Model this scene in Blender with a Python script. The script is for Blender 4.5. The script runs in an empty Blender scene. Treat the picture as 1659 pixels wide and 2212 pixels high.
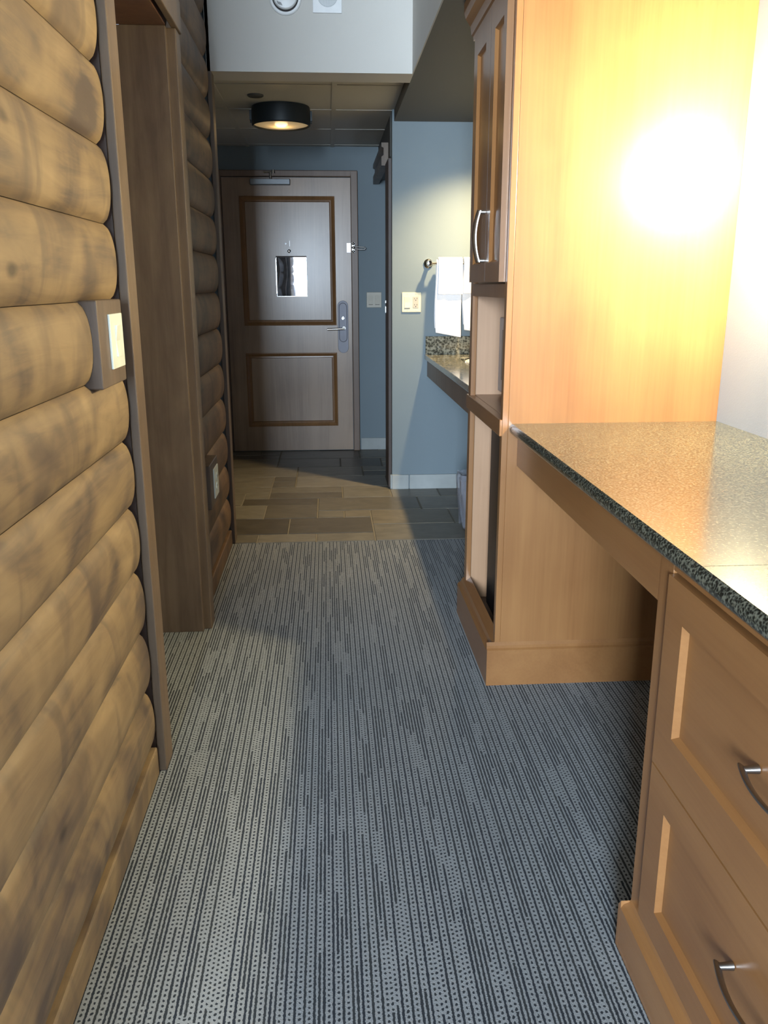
import bpy, bmesh, math, random
from mathutils import Vector, Matrix
random.seed(7)
C = bpy.context.scene.collection
S = bpy.context.scene

# ------------------------------------------------------------------ camera
EYE = Vector((0, 0, 1.25))
PX, PY, F = 829.5, 1106.0, 1800.0
def vp_dir(u, v): return Vector((u - PX, v - PY, F))
fwdY = vp_dir(707, 616).normalized()                 # corridor direction seen by the camera
down = vp_dir(847, 7750); down = (down - down.dot(fwdY) * fwdY).normalized()
rgt = down.cross(fwdY)
Rm = Matrix((rgt, fwdY, -down))                      # camera (right, down, forward) -> world
cd = bpy.data.cameras.new('camera'); cam = bpy.data.objects.new('camera', cd); C.objects.link(cam)
M4 = Matrix((Rm @ Vector((1, 0, 0)), Rm @ Vector((0, -1, 0)), Rm @ Vector((0, 0, -1)))).transposed().to_4x4()
M4.translation = EYE
cam.matrix_world = M4
cd.sensor_fit = 'VERTICAL'; cd.sensor_height = 24.0; cd.lens = 24.0 * F / 2212.0
cd.clip_start = 0.02
S.camera = cam

# ------------------------------------------------------------------ light
S.view_settings.view_transform = 'Standard'
S.view_settings.look = 'None'
S.view_settings.gamma = 1.0
S.view_settings.use_curve_mapping = False
S.view_settings.exposure = 0.72
w = bpy.data.worlds.new('world'); S.world = w; w.use_nodes = True
w.node_tree.nodes['Background'].inputs[0].default_value = (0.55, 0.72, 1.0, 1)
w.node_tree.nodes['Background'].inputs[1].default_value = 1.0

def lamp(name, kind, loc, energy, color, **kw):
    l = bpy.data.lights.new(name, kind); l.energy = energy; l.color = color
    for k, v in kw.items(): setattr(l, k, v)
    o = bpy.data.objects.new(name, l); C.objects.link(o); o.location = loc
    return o
# daylight through the window of the room behind the camera
wl = lamp('window_daylight', 'AREA', (-0.82, -3.52, 1.55), 480, (0.69, 0.84, 1.0), shape='RECTANGLE', size=1.0, size_y=1.3)
wl.rotation_euler = (math.radians(90), 0, 0)         # shines towards +Y
WARM = (1.0, 0.66, 0.30)
SCONCE = (1.115, 2.09, 1.58)
lamp('wall_lamp_bulb', 'POINT', SCONCE, 100, (1.0, 0.83, 0.46), shadow_soft_size=0.04)
vs = lamp('vanity_downlight_bulb', 'SPOT', (0.85, 4.70, 2.13), 130, (1.0, 0.72, 0.36), shadow_soft_size=0.03, spot_size=math.radians(124), spot_blend=1.0)
lamp('entry_lamp_bulb', 'POINT', (-0.24, 5.10, 2.085), 0.5, WARM, shadow_soft_size=0.04)

# ------------------------------------------------------------------ helpers
def box(bm, x0, x1, y0, y1, z0, z1):
    v = [bm.verts.new((x, y, z)) for x in (x0, x1) for y in (y0, y1) for z in (z0, z1)]
    for f in ((0, 1, 3, 2), (4, 6, 7, 5), (0, 4, 5, 1), (2, 3, 7, 6), (0, 2, 6, 4), (1, 5, 7, 3)):
        bm.faces.new([v[i] for i in f])
def prism(bm, pts, a, b, axis):
    """closed 2D outline swept from a to b along axis; pts are the other two coordinates in xyz order"""
    def P(p, t):
        return {'X': (t, p[0], p[1]), 'Y': (p[0], t, p[1]), 'Z': (p[0], p[1], t)}[axis]
    A = [bm.verts.new(P(p, a)) for p in pts]; B = [bm.verts.new(P(p, b)) for p in pts]
    n = len(pts)
    for i in range(n): bm.faces.new((A[i], A[(i + 1) % n], B[(i + 1) % n], B[i]))
    bm.faces.new(A[::-1]); bm.faces.new(B)
def cyl(bm, p0, p1, r0, r1=None, n=24, caps=True):
    if r1 is None: r1 = r0
    p0, p1 = Vector(p0), Vector(p1); d = (p1 - p0).normalized()
    a = d.orthogonal().normalized(); b = d.cross(a)
    A = []; B = []
    for i in range(n):
        t = 2 * math.pi * i / n; q = a * math.cos(t) + b * math.sin(t)
        A.append(bm.verts.new(p0 + q * r0)); B.append(bm.verts.new(p1 + q * r1))
    for i in range(n): bm.faces.new((A[i], A[(i + 1) % n], B[(i + 1) % n], B[i]))
    if caps: bm.faces.new(A[::-1]); bm.faces.new(B)
def lathe(bm, c, axis, prof, n=40):
    """prof = [(radius, offset along axis)]"""
    c = Vector(c); d = Vector(axis).normalized(); a = d.orthogonal().normalized(); b = d.cross(a)
    rings = []
    for r, h in prof:
        if r < 1e-6: rings.append([bm.verts.new(c + d * h)] * n); continue
        rings.append([bm.verts.new(c + d * h + (a * math.cos(2 * math.pi * i / n) + b * math.sin(2 * math.pi * i / n)) * r) for i in range(n)])
    for k in range(len(rings) - 1):
        A, B = rings[k], rings[k + 1]
        for i in range(n):
            j = (i + 1) % n
            vs_ = []
            for v in (A[i], A[j], B[j], B[i]):
                if v not in vs_: vs_.append(v)
            if len(vs_) >= 3: bm.faces.new(vs_)
def tube(bm, pts, rx, ry=None, n=12):
    """swept oval section through pts"""
    ry = ry or rx
    pts = [Vector(p) for p in pts]; rings = []; up = None
    for i, p in enumerate(pts):
        t = (pts[min(i + 1, len(pts) - 1)] - pts[max(i - 1, 0)]).normalized()
        if up is None: up = t.orthogonal().normalized()
        up = (up - up.dot(t) * t).normalized(); s = t.cross(up)
        rings.append([bm.verts.new(p + up * math.cos(2 * math.pi * k / n) * rx + s * math.sin(2 * math.pi * k / n) * ry) for k in range(n)])
    for a, b in zip(rings, rings[1:]):
        for k in range(n): bm.faces.new((a[k], a[(k + 1) % n], b[(k + 1) % n], b[k]))
    bm.faces.new(rings[0][::-1]); bm.faces.new(rings[-1])
def slab(bm, P, u0, u1, v0, v1, holes, depth, ch, thick):
    """front face at d=0 with rectangular recesses (chamfered), back at d=thick. P(u,v,d)->xyz"""
    us = sorted({u0, u1, *[h[0] for h in holes], *[h[1] for h in holes]})
    vs_ = sorted({v0, v1, *[h[2] for h in holes], *[h[3] for h in holes]})
    cache = {}
    def V(u, v, d):
        k = (round(u, 5), round(v, 5), round(d, 5))
        if k not in cache: cache[k] = bm.verts.new(P(u, v, d))
        return cache[k]
    for i in range(len(us) - 1):
        for j in range(len(vs_) - 1):
            a, b, c, e = us[i], us[i + 1], vs_[j], vs_[j + 1]
            hit = [h for h in holes if h[0] <= a + 1e-6 and h[1] >= b - 1e-6 and h[2] <= c + 1e-6 and h[3] >= e - 1e-6]
            if not hit: bm.faces.new((V(a, c, 0), V(b, c, 0), V(b, e, 0), V(a, e, 0)))
    for (a, b, c, e) in holes:
        o = [(a, c), (b, c), (b, e), (a, e)]
        n_ = [(a + ch, c + ch), (b - ch, c + ch), (b - ch, e - ch), (a + ch, e - ch)]
        for k in range(4):
            q = (k + 1) % 4
            bm.faces.new((V(*o[k], 0), V(*o[q], 0), V(*n_[q], depth), V(*n_[k], depth)))
        bm.faces.new([V(*p, depth) for p in n_])
    o = [(u0, v0), (u1, v0), (u1, v1), (u0, v1)]
    outer = []
    def edge(k):
        q = (k + 1) % 4
        (a, c), (b, e) = o[k], o[q]
        if a == b: ts = sorted([(a, v) for v in vs_], key=lambda p: p[1], reverse=(e < c))
        else: ts = sorted([(u, c) for u in us], key=lambda p: p[0], reverse=(b < a))
        bm.faces.new([V(*p, 0) for p in ts] + [V(b, e, thick), V(a, c, thick)])
    for k in range(4): edge(k)
    bm.faces.new([V(*p, thick) for p in o])

def tag(o, label=None, cat=None, group=None, kind=None):
    if label: o['label'] = label
    if cat: o['category'] = cat
    if group: o['group'] = group
    if kind: o['kind'] = kind
    return o
def world_loc(p):
    v = Vector((0, 0, 0))
    while p: v += p.location; p = p.parent
    return v
def obj(name, bm, mat, parent=None, smooth=False, bevel=0, loc=None, seg=2):
    bmesh.ops.remove_doubles(bm, verts=bm.verts, dist=1e-6)
    bmesh.ops.recalc_face_normals(bm, faces=bm.faces)
    base = Vector(loc) if loc else Vector((0, 0, 0))
    off = base + (world_loc(parent) if parent else Vector((0, 0, 0)))
    bmesh.ops.translate(bm, verts=bm.verts, vec=-off)
    me = bpy.data.meshes.new(name); bm.to_mesh(me); bm.free()
    o = bpy.data.objects.new(name, me); C.objects.link(o); o.location = base
    if mat: me.materials.append(mat)
    if smooth:
        for p in me.polygons: p.use_smooth = True
        try:
            me.set_sharp_from_angle(angle=math.radians(40))
        except Exception: pass
    if parent: o.parent = parent
    if bevel:
        m = o.modifiers.new('bevel', 'BEVEL'); m.width = bevel; m.segments = seg; m.limit_method = 'ANGLE'; m.angle_limit = math.radians(35)
    return o
def boxes(*bs):
    bm = bmesh.new()
    for b in bs: box(bm, *b)
    return bm
def empty(name, loc, label=None, cat=None, group=None, kind=None):
    o = bpy.data.objects.new(name, None); C.objects.link(o); o.location = loc; o.empty_display_size = 0.1
    return tag(o, label, cat, group, kind)

# ------------------------------------------------------------------ materials
class N:
    def __init__(s, name):
        s.m = bpy.data.materials.new(name); s.m.use_nodes = True; s.t = s.m.node_tree; s.n = s.t.nodes
        s.b = s.n['Principled BSDF']
    def new(s, typ, **kw):
        x = s.n.new(typ)
        for k, v in kw.items(): setattr(x, k, v)
        return x
    def link(s, a, b): s.t.links.new(a, b)
    def math(s, op, a, b=None, c=None):
        x = s.new('ShaderNodeMath', operation=op)
        for i, q in enumerate((a, b, c)):
            if q is None: continue
            if isinstance(q, (int, float)): x.inputs[i].default_value = q
            else: s.link(q, x.inputs[i])
        return x.outputs[0]
    def coord(s, scale=(1, 1, 1), kind='Object', offset=None):
        tc = s.new('ShaderNodeTexCoord'); mp = s.new('ShaderNodeMapping')
        mp.inputs['Scale'].default_value = scale
        s.link(tc.outputs[kind], mp.inputs['Vector'])
        if offset is not None: s.link(offset, mp.inputs['Location'])
        return mp.outputs[0]
    def noise(s, vec, scale=5, detail=4, rough=0.55, dist=0.0):
        x = s.new('ShaderNodeTexNoise'); x.inputs['Scale'].default_value = scale; x.inputs['Detail'].default_value = detail
        x.inputs['Roughness'].default_value = rough; x.inputs['Distortion'].default_value = dist
        s.link(vec, x.inputs['Vector']); return x.outputs['Fac']
    def ramp(s, fac, stops):
        x = s.new('ShaderNodeValToRGB'); e = x.color_ramp.elements
        while len(e) < len(stops): e.new(0.5)
        for i, (p, c) in enumerate(stops):
            e[i].position = p; e[i].color = (*c, 1) if isinstance(c, tuple) else (c, c, c, 1)
        s.link(fac, x.inputs[0]); return x.outputs[0]
    def mix(s, fac, a, b, blend='MIX'):
        x = s.new('ShaderNodeMix', data_type='RGBA', blend_type=blend)
        for i, q in ((0, fac), (6, a), (7, b)):
            if isinstance(q, (int, float)): x.inputs[i].default_value = q
            elif isinstance(q, tuple): x.inputs[i].default_value = (*q, 1)
            else: s.link(q, x.inputs[i])
        return x.outputs[2]
    def color(s, c):
        if isinstance(c, tuple): s.b.inputs['Base Color'].default_value = (*c, 1)
        else: s.link(c, s.b.inputs['Base Color'])
    def set(s, **kw):
        for k, v in kw.items(): s.b.inputs[k.replace('_', ' ')].default_value = v
    def bump(s, h, strength=0.3, dist=0.01):
        x = s.new('ShaderNodeBump'); x.inputs['Strength'].default_value = strength; x.inputs['Distance'].default_value = dist
        s.link(h, x.inputs['Height']); s.link(x.outputs[0], s.b.inputs['Normal'])

def plain(name, col, rough=0.5, metal=0.0, coat=0.0, var=0.06, scale=12, **kw):
    n = N(name)
    f = n.noise(n.coord(), scale, 3)
    n.color(n.ramp(f, [(0.3, tuple(c * (1 - var) for c in col)), (0.7, tuple(min(1, c * (1 + var)) for c in col))]))
    n.set(Roughness=rough, Metallic=metal, Coat_Weight=coat, **kw)
    return n.m
def paint(name, col, rough=0.6):
    n = N(name); v = n.coord()
    f = n.noise(v, 1.3, 3); n.color(n.ramp(f, [(0.3, tuple(c * 0.96 for c in col)), (0.7, tuple(c * 1.03 for c in col))]))
    n.set(Roughness=rough); n.bump(n.noise(v, 260, 2), 0.12, 0.002); return n.m
def wood(name, dark, light, axis='Z', rough=0.35, coat=0.3, figure=1.0, fine=1.0):
    n = N(name)
    st = {'X': (0.10, 1, 1), 'Y': (1, 0.10, 1), 'Z': (1, 1, 0.10)}[axis]
    v = n.coord(st)
    a = n.noise(v, 9 * fine, 5, 0.55, 0.6)
    g = n.noise(n.coord(tuple(q if q < 1 else 4 for q in st)), 30 * fine, 3, 0.6)
    cl = n.noise(n.coord(), 3.0, 3, 0.5)               # cloudy maple figure
    f = n.math('ADD', n.math('MULTIPLY', a, 0.45 * figure), n.math('ADD', n.math('MULTIPLY', g, 0.2), n.math('MULTIPLY', cl, 0.35)))
    n.color(n.ramp(f, [(0.36, dark), (0.62, light)]))
    n.set(Roughness=rough, Coat_Weight=coat, Coat_Roughness=0.22)
    n.bump(g, 0.06, 0.002)
    return n.m

M = {}
M['maple'] = wood('maple_wood', (0.205, 0.088, 0.029), (0.285, 0.136, 0.048), 'Z')
M['maple_y'] = wood('maple_wood_lengthwise', (0.205, 0.088, 0.029), (0.285, 0.136, 0.048), 'Y')
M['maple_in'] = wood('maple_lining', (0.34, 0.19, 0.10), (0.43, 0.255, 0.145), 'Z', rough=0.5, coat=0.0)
M['door'] = wood('entry_door_wood', (0.18, 0.105, 0.058), (0.32, 0.205, 0.125), 'Z', rough=0.38, coat=0.5, figure=1.2)
M['door_mould'] = wood('door_moulding_wood', (0.16, 0.075, 0.025), (0.26, 0.125, 0.045), 'Z', rough=0.4)
M['door_frame'] = wood('door_frame_wood', (0.13, 0.08, 0.055), (0.20, 0.13, 0.09), 'Z', rough=0.45, coat=0.1)
M['dark_wood'] = wood('dark_stained_wood', (0.035, 0.02, 0.014), (0.07, 0.042, 0.03), 'Z', rough=0.5, coat=0.0)
M['wall'] = paint('grey_blue_paint', (0.165, 0.21, 0.235))
M['room_wall'] = paint('beige_room_paint', (0.30, 0.27, 0.23))
M['wall_white'] = paint('pale_blue_grey_paint', (0.36, 0.41, 0.50))
M['header'] = paint('pale_grey_paint', (0.50, 0.475, 0.43))
M['ceil'] = paint('ceiling_paint', (0.42, 0.40, 0.35))
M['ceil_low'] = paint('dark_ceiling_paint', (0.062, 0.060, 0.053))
M['chrome'] = plain('chrome', (0.78, 0.78, 0.78), 0.12, 1.0)
M['nickel'] = plain('brushed_nickel', (0.62, 0.61, 0.59), 0.3, 1.0)
M['pewter'] = plain('dark_brushed_metal', (0.30, 0.29, 0.28), 0.32, 1.0)
M['steel_plate'] = plain('lock_plate_metal', (0.22, 0.22, 0.25), 0.5, 0.4)
M['black'] = plain('black_plastic', (0.008, 0.008, 0.009), 0.35)
M['black_metal'] = plain('black_lamp_metal', (0.012, 0.016, 0.018), 0.45, 0.3)
M['closer'] = plain('closer_grey_metal', (0.20, 0.22, 0.24), 0.4, 0.5)
M['cream'] = plain('cream_plastic', (0.72, 0.64, 0.43), 0.4)
M['grey_plate'] = plain('ash_plastic', (0.42, 0.38, 0.30), 0.4)
M['white_plastic'] = plain('white_plastic', (0.75, 0.80, 0.72), 0.35)
M['detector'] = plain('detector_plastic', (0.70, 0.70, 0.69), 0.4)
M['slot'] = plain('dark_slot', (0.05, 0.045, 0.045), 0.6)
M['grey_mesh'] = plain('speaker_mesh', (0.42, 0.44, 0.44), 0.6)
M['micro'] = plain('silver_grey_casing', (0.25, 0.25, 0.28), 0.35, 0.3)
M['fridge'] = plain('fridge_black', (0.006, 0.006, 0.007), 0.4)
M['ceramic'] = plain('white_ceramic', (0.85, 0.85, 0.85), 0.1)

# logs: per-log random offset, long streaks, cross smudges, knots
def log_mat(name, c_dark, c_mid, c_light):
    n = N(name)
    geo = n.new('ShaderNodeNewGeometry')
    rnd = geo.outputs['Random Per Island']
    off = n.new('ShaderNodeCombineXYZ'); n.link(n.math('MULTIPLY', rnd, 37.0), off.inputs[1]); n.link(n.math('MULTIPLY', rnd, 11.0), off.inputs[0])
    v1 = n.coord((1.4, 0.24, 2.2), offset=off.outputs[0])
    grain = n.noise(v1, 12, 6, 0.62, 1.2)
    v2 = n.coord((1.0, 0.9, 1.0), offset=off.outputs[0])
    blot = n.noise(v2, 4.2, 3, 0.5, 0.9)
    v3 = n.coord((1.2, 1.25, 0.55), offset=off.outputs[0])
    smear = n.noise(v3, 4.2, 3, 0.5, 1.0)                      # smudges running across the log
    sm = n.ramp(smear, [(0.52, 0.0), (0.60, 0.55), (0.72, 1.0)])
    f = n.math('ADD', n.math('MULTIPLY', grain, 0.35), n.math('MULTIPLY', blot, 0.65))
    base = n.ramp(f, [(0.36, c_dark), (0.50, c_mid), (0.66, c_light)])
    col = n.mix(n.math('MULTIPLY', sm, 0.75), base, c_dark)
    # knots
    vo = n.new('ShaderNodeTexVoronoi', feature='F1'); vo.inputs['Scale'].default_value = 4.0
    vk = n.coord((0.4, 0.85, 1.6), offset=off.outputs[0]); n.link(vk, vo.inputs['Vector'])
    kn = n.ramp(vo.outputs['Distance'], [(0.035, 1.0), (0.10, 0.0)])
    col = n.mix(n.math('MULTIPLY', kn, 0.75), col, tuple(q * 0.35 for q in c_dark))
    n.color(col); n.set(Roughness=0.55, Coat_Weight=0.08, Coat_Roughness=0.4)
    n.bump(grain, 0.10, 0.004)
    return n.m
M['log'] = log_mat('stained_log_wood', (0.085, 0.060, 0.045), (0.215, 0.147, 0.078), (0.315, 0.22, 0.115))
M['log_shaded'] = log_mat('stained_log_wood_shaded', (0.060, 0.036, 0.022), (0.13, 0.075, 0.038), (0.20, 0.12, 0.058))  # copy of the log wood darkened for the dimmer hall; shade in the colour
# brown weathered board trim with vertical smears
def board_mat(name, a, b):
    n = N(name)
    g = n.noise(n.coord((1, 1, 0.07)), 26, 5, 0.6, 0.5)
    c = n.noise(n.coord((1, 1, 0.4)), 6, 4, 0.6, 0.8)
    f = n.math('ADD', n.math('MULTIPLY', g, 0.5), n.math('MULTIPLY', c, 0.5))
    n.color(n.ramp(f, [(0.35, a), (0.65, b)])); n.set(Roughness=0.5, Coat_Weight=0.1); n.bump(g, 0.15, 0.003); return n.m
M['board'] = board_mat('brown_board_wood', (0.075, 0.050, 0.036), (0.165, 0.118, 0.080))
M['board_edge'] = board_mat('casing_wood', (0.085, 0.056, 0.036), (0.155, 0.105, 0.064))
M['soffit_wood'] = board_mat('reddish_head_board_wood', (0.07, 0.030, 0.016), (0.12, 0.055, 0.03))

# granite
def granite(name, lo, mid, hi, rough=0.12, sc=1.0):
    n = N(name); v = n.coord()
    vo = n.new('ShaderNodeTexVoronoi', feature='F1'); vo.inputs['Scale'].default_value = 190 * sc; n.link(v, vo.inputs['Vector'])
    a = n.noise(v, 120 * sc, 4, 0.7)
    f = n.math('ADD', n.math('MULTIPLY', vo.outputs['Distance'], 0.55), n.math('MULTIPLY', a, 0.6))
    n.color(n.ramp(f, [(0.44, lo), (0.56, mid), (0.76, hi)]))
    n.set(Roughness=rough, IOR=1.5, Coat_Weight=0.25, Coat_Roughness=0.12)
    return n.m
M['granite'] = granite('dark_green_granite', (0.010, 0.011, 0.009), (0.042, 0.044, 0.034), (0.15, 0.15, 0.115), rough=0.2, sc=1.15)
M['granite_vanity'] = granite('mottled_brown_granite', (0.035, 0.035, 0.028), (0.12, 0.115, 0.085), (0.30, 0.28, 0.21), sc=0.45)

# carpet
def carpet():
    n = N('striped_carpet')
    tc = n.new('ShaderNodeTexCoord'); sp = n.new('ShaderNodeSeparateXYZ'); n.link(tc.outputs['Object'], sp.inputs[0])
    W = 0.0088
    wob = n.noise(n.coord((1, 1, 1)), 160, 2, 0.5)
    x = n.math('ADD', sp.outputs[0], n.math('MULTIPLY', n.math('SUBTRACT', wob, 0.5), 0.0046))
    xs = n.math('DIVIDE', x, W)
    col = n.math('FLOOR', xs); fx = n.math('ABSOLUTE', n.math('SUBTRACT', n.math('SUBTRACT', xs, col), 0.5))
    wn = n.new('ShaderNodeTexWhiteNoise', noise_dimensions='1D'); n.link(col, wn.inputs['W'])
    # segments along the run: line or dots
    ys = n.math('ADD', n.math('DIVIDE', sp.outputs[1], 0.17), n.math('MULTIPLY', wn.outputs['Value'], 13.0))
    row = n.math('FLOOR', ys)
    cv = n.new('ShaderNodeCombineXYZ'); n.link(col, cv.inputs[0]); n.link(row, cv.inputs[1])
    w2 = n.new('ShaderNodeTexWhiteNoise', noise_dimensions='2D'); n.link(cv.outputs[0], w2.inputs['Vector'])
    par = n.math('MODULO', n.math('ABSOLUTE', col), 2.0)                     # even columns: mostly lines
    thr = n.math('ADD', 0.10, n.math('MULTIPLY', par, 0.64))
    isl = n.math('GREATER_THAN', w2.outputs['Value'], thr)
    line = n.math('MULTIPLY', isl, n.math('LESS_THAN', fx, 0.27))
    yd = n.math('ADD', n.math('DIVIDE', n.math('ADD', sp.outputs[1], n.math('MULTIPLY', wob, 0.007)), 0.0118), n.math('MULTIPLY', wn.outputs['Value'], 5.0))
    fy = n.math('ABSOLUTE', n.math('SUBTRACT', n.math('FRACT', yd), 0.5))
    d2 = n.math('ADD', n.math('MULTIPLY', n.math('MULTIPLY', fx, fx), 10.0), n.math('MULTIPLY', n.math('MULTIPLY', fy, fy), 13.0))
    dot = n.math('MULTIPLY', n.math('SUBTRACT', 1.0, isl), n.math('LESS_THAN', n.math('ADD', d2, n.math('MULTIPLY', wob, 0.9)), 1.28))
    dark = n.math('MAXIMUM', line, dot)
    fuzz = n.noise(n.coord(), 420, 2, 0.6)
    big = n.noise(n.coord(), 2.2, 3, 0.5)
    lite = n.mix(n.ramp(n.math('ADD', n.math('MULTIPLY', fuzz, 0.6), n.math('MULTIPLY', big, 0.4)), [(0.3, 0.0), (0.7, 1.0)]), (0.165, 0.177, 0.184), (0.265, 0.28, 0.288))
    drk = n.mix(wn.outputs['Value'], (0.008, 0.012, 0.019), (0.017, 0.021, 0.023))
    n.color(n.mix(dark, lite, drk)); n.set(Roughness=0.95, Specular_IOR_Level=0.15, Sheen_Weight=0.15)
    h = n.math('SUBTRACT', n.math('ADD', 1.0, n.math('MULTIPLY', fuzz, 0.7)), dark)
    n.bump(h, 0.45, 0.004)
    return n.m
M['carpet'] = carpet()

# slate tiles
def slate():
    n = N('slate_tile'); geo = n.new('ShaderNodeNewGeometry'); r = geo.outputs['Random Per Island']
    off = n.new('ShaderNodeCombineXYZ'); n.link(n.math('MULTIPLY', r, 23.0), off.inputs[0])
    c = n.ramp(r, [(0.0, (0.070, 0.060, 0.045)), (0.3, (0.125, 0.112, 0.085)), (0.6, (0.165, 0.152, 0.122)), (0.85, (0.20, 0.185, 0.155)), (1.0, (0.14, 0.115, 0.068))])
    f = n.noise(n.coord((1, 2, 1), offset=off.outputs[0]), 9, 5, 0.6, 0.8)
    n.color(n.mix(0.55, c, n.ramp(f, [(0.3, 0.55), (0.7, 1.25)]), 'MULTIPLY')); n.set(Roughness=0.42)
    n.bump(f, 0.2, 0.006); return n.m
M['slate'] = slate()
M['grout'] = plain('tile_grout', (0.17, 0.155, 0.125), 0.8)
M['base_tile'] = plain('skirting_tile', (0.34, 0.36, 0.35), 0.45, var=0.15, scale=6)
def towel():
    n = N('white_terry_towel'); v = n.coord()
    n.color(n.ramp(n.noise(v, 300, 2), [(0.3, (0.74, 0.75, 0.78)), (0.7, (0.86, 0.86, 0.88))])); n.set(Roughness=0.95, Sheen_Weight=0.3)
    n.bump(n.noise(v, 340, 2), 0.5, 0.003); return n.m
M['towel'] = towel()

# ------------------------------------------------------------------ structure
def st(name, bm, mat, **kw):
    o = obj(name, bm, mat, **kw); o['kind'] = 'structure'; return o
XR, YB, YN = 1.168, 6.467, -3.45       # right wall, entry-door wall, rear window wall
XL, DX = -0.491, 0.022                 # log seam plane, bulge
ZH, ZE, ZL = 2.75, 2.209, 2.147        # high ceiling, entry ceiling, low ceiling on the right
YH = 4.03                              # header over the carpet/tile line
TX = -0.81                             # entry hall left wall

# carpeted floor
bm = bmesh.new(); box(bm, -2.3, 1.3, YN - .1, YH, -0.06, 0.0)
st('floor', bm, M['carpet'])
# tiled floor: random ashlar
bm = bmesh.new(); box(bm, TX - .1, XR + .1, YH, YB + .1, -0.06, -0.004)
st('floor', bm, M['grout'])
bm = bmesh.new()
u = 0.15; nx, ny = 14, 17; used = set(); rt = random.Random(21)
x_0, y_0 = TX - .02, YH + 0.004
for j in range(ny):
    for i in range(nx):
        if (i, j) in used: continue
        opts = [(3, 2), (2, 2), (3, 2), (2, 1), (3, 1), (1, 1), (2, 2), (4, 2)]; rt.shuffle(opts)
        for (a, b) in opts + [(1, 1)]:
            cells = [(i + p, j + q) for p in range(a) for q in range(b)]
            if all(c not in used and c[0] < nx and c[1] < ny for c in cells): break
        used.update(cells)
        g = 0.0028
        X0, X1, Y0, Y1 = x_0 + i * u + g, x_0 + (i + a) * u - g, y_0 + j * u + g, y_0 + (j + b) * u - g
        Y1 = min(Y1, YB + .05)
        if X0 > XR or Y0 > YB: continue
        X1 = min(X1, XR + .02)
        dz = rt.uniform(-0.0006, 0.0006)
        z0, z1, c = -0.005, 0.0 + dz, 0.003
        lo = [bm.verts.new(p) for p in ((X0, Y0, z0), (X1, Y0, z0), (X1, Y1, z0), (X0, Y1, z0))]
        hi = [bm.verts.new(p) for p in ((X0 + c, Y0 + c, z1), (X1 - c, Y0 + c, z1), (X1 - c, Y1 - c, z1), (X0 + c, Y1 - c, z1))]
        for k in range(4): bm.faces.new((lo[k], lo[(k + 1) % 4], hi[(k + 1) % 4], hi[k]))
        bm.faces.new(hi)
st('floor', bm, M['slate'])

# log walls
def log_wall(name, y0, y1, xs, mat, z0=0.082, z1=ZH, wave=0.0):
    bm = bmesh.new(); pitch = 0.1625; n = 18; k = 0
    rr = random.Random(hash(name) % 1000 if False else len(name))
    while z0 + k * pitch < z1 - 0.001:
        a = z0 + k * pitch; b = a + pitch - 0.0012
        prof = []
        for i in range(n + 1):
            t = -1 + 2 * i / n
            x = xs + DX * ((1 - abs(t) ** 2.3) ** 0.62)
            zz = a + (b - a) * (t + 1) / 2
            if zz <= z1: prof.append((x, zz))
        segs = max(2, int((y1 - y0) / 0.12))
        rows = []
        for s in range(segs + 1):
            y = y0 + (y1 - y0) * s / segs
            rows.append([bm.verts.new((x, y, z)) for x, z in prof] )
        for s in range(segs):
            for i in range(len(prof) - 1):
                bm.faces.new((rows[s][i], rows[s][i + 1], rows[s + 1][i + 1], rows[s + 1][i]))
        for r in (rows[0], rows[-1]):                       # closed ends and back
            back = [bm.verts.new((xs - 0.05, r[0].co.y, prof[0][1])), bm.verts.new((xs - 0.05, r[0].co.y, prof[-1][1]))]
            bm.faces.new([*r, back[1], back[0]])
        k += 1
    return st(name, bm, mat, smooth=True)
log_wall('wall_left', 0.2, 1.978, XL, M['log'])
log_wall('wall_left', 3.035, 4.0, XL - 0.026, M['log_shaded'])
log_wall('wall_left', 1.978, 3.035, XL, M['log'], z0=0.082 + 13 * 0.1625)
# added backing; shade in the gaps beside the casings painted as near-black wood
bm = boxes((XL - .16, XL - .012, 0.2, 2.0, 0, ZH), (XL - .16, -0.4755, 2.003, 2.059, 0, ZH), (XL - .16, XL - .045, 3.04, 4.06, 0, ZH), (XL - .16, XL - .03, 1.96, 3.05, 2.06, ZH))
st('wall_left', bm, M['dark_wood'])
# flat board at the foot of the logs
st('baseboard_left', boxes((XL - .03, -0.469, 0.2, 1.985, 0, 0.081)), M['log'], bevel=0.004)
st('baseboard_left', boxes((XL - .05, -0.496, 3.035, 4.0, 0, 0.081)), M['log_shaded'], bevel=0.004)
# opening in the log wall: casings, jambs and head
t1 = empty('door_1', (XL, 2.5, 0), 'cased opening in the log wall with dark brown jamb', kind='structure')
obj('casing', boxes((-0.4745, -0.452, 2.0, 2.085, 0, 2.03)), M['board_edge'], t1, bevel=0.003)
obj('casing', boxes((XL - .02, -0.459, 2.955, 3.035, 0, 2.03)), M['board_edge'], t1, bevel=0.003)
obj('head_casing', boxes((-0.4745, -0.453, 2.0, 3.035, 2.0305, 2.125)), M['board_edge'], t1, bevel=0.003)
obj('jamb', boxes((-0.80, XL + .004, 2.93, 2.955, 0, 2.03)), M['board'], t1, bevel=0.002)
obj('jamb', boxes((-0.80, XL - .02, 2.06, 2.085, 0, 2.03)), M['board'], t1, bevel=0.002)
obj('head_jamb', boxes((-0.80, XL + .004, 2.085, 2.93, 2.03, 2.055)), M['soffit_wood'], t1)
obj('door_leaf', boxes((-0.84, -0.80, 2.06, 2.955, 0, 2.055)), M['dark_wood'], t1)
# corner board where the log wall ends
st('trim_1', boxes((-0.505, -0.485, 4.03, 4.115, 0, ZH)), M['board'], bevel=0.003)
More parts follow.
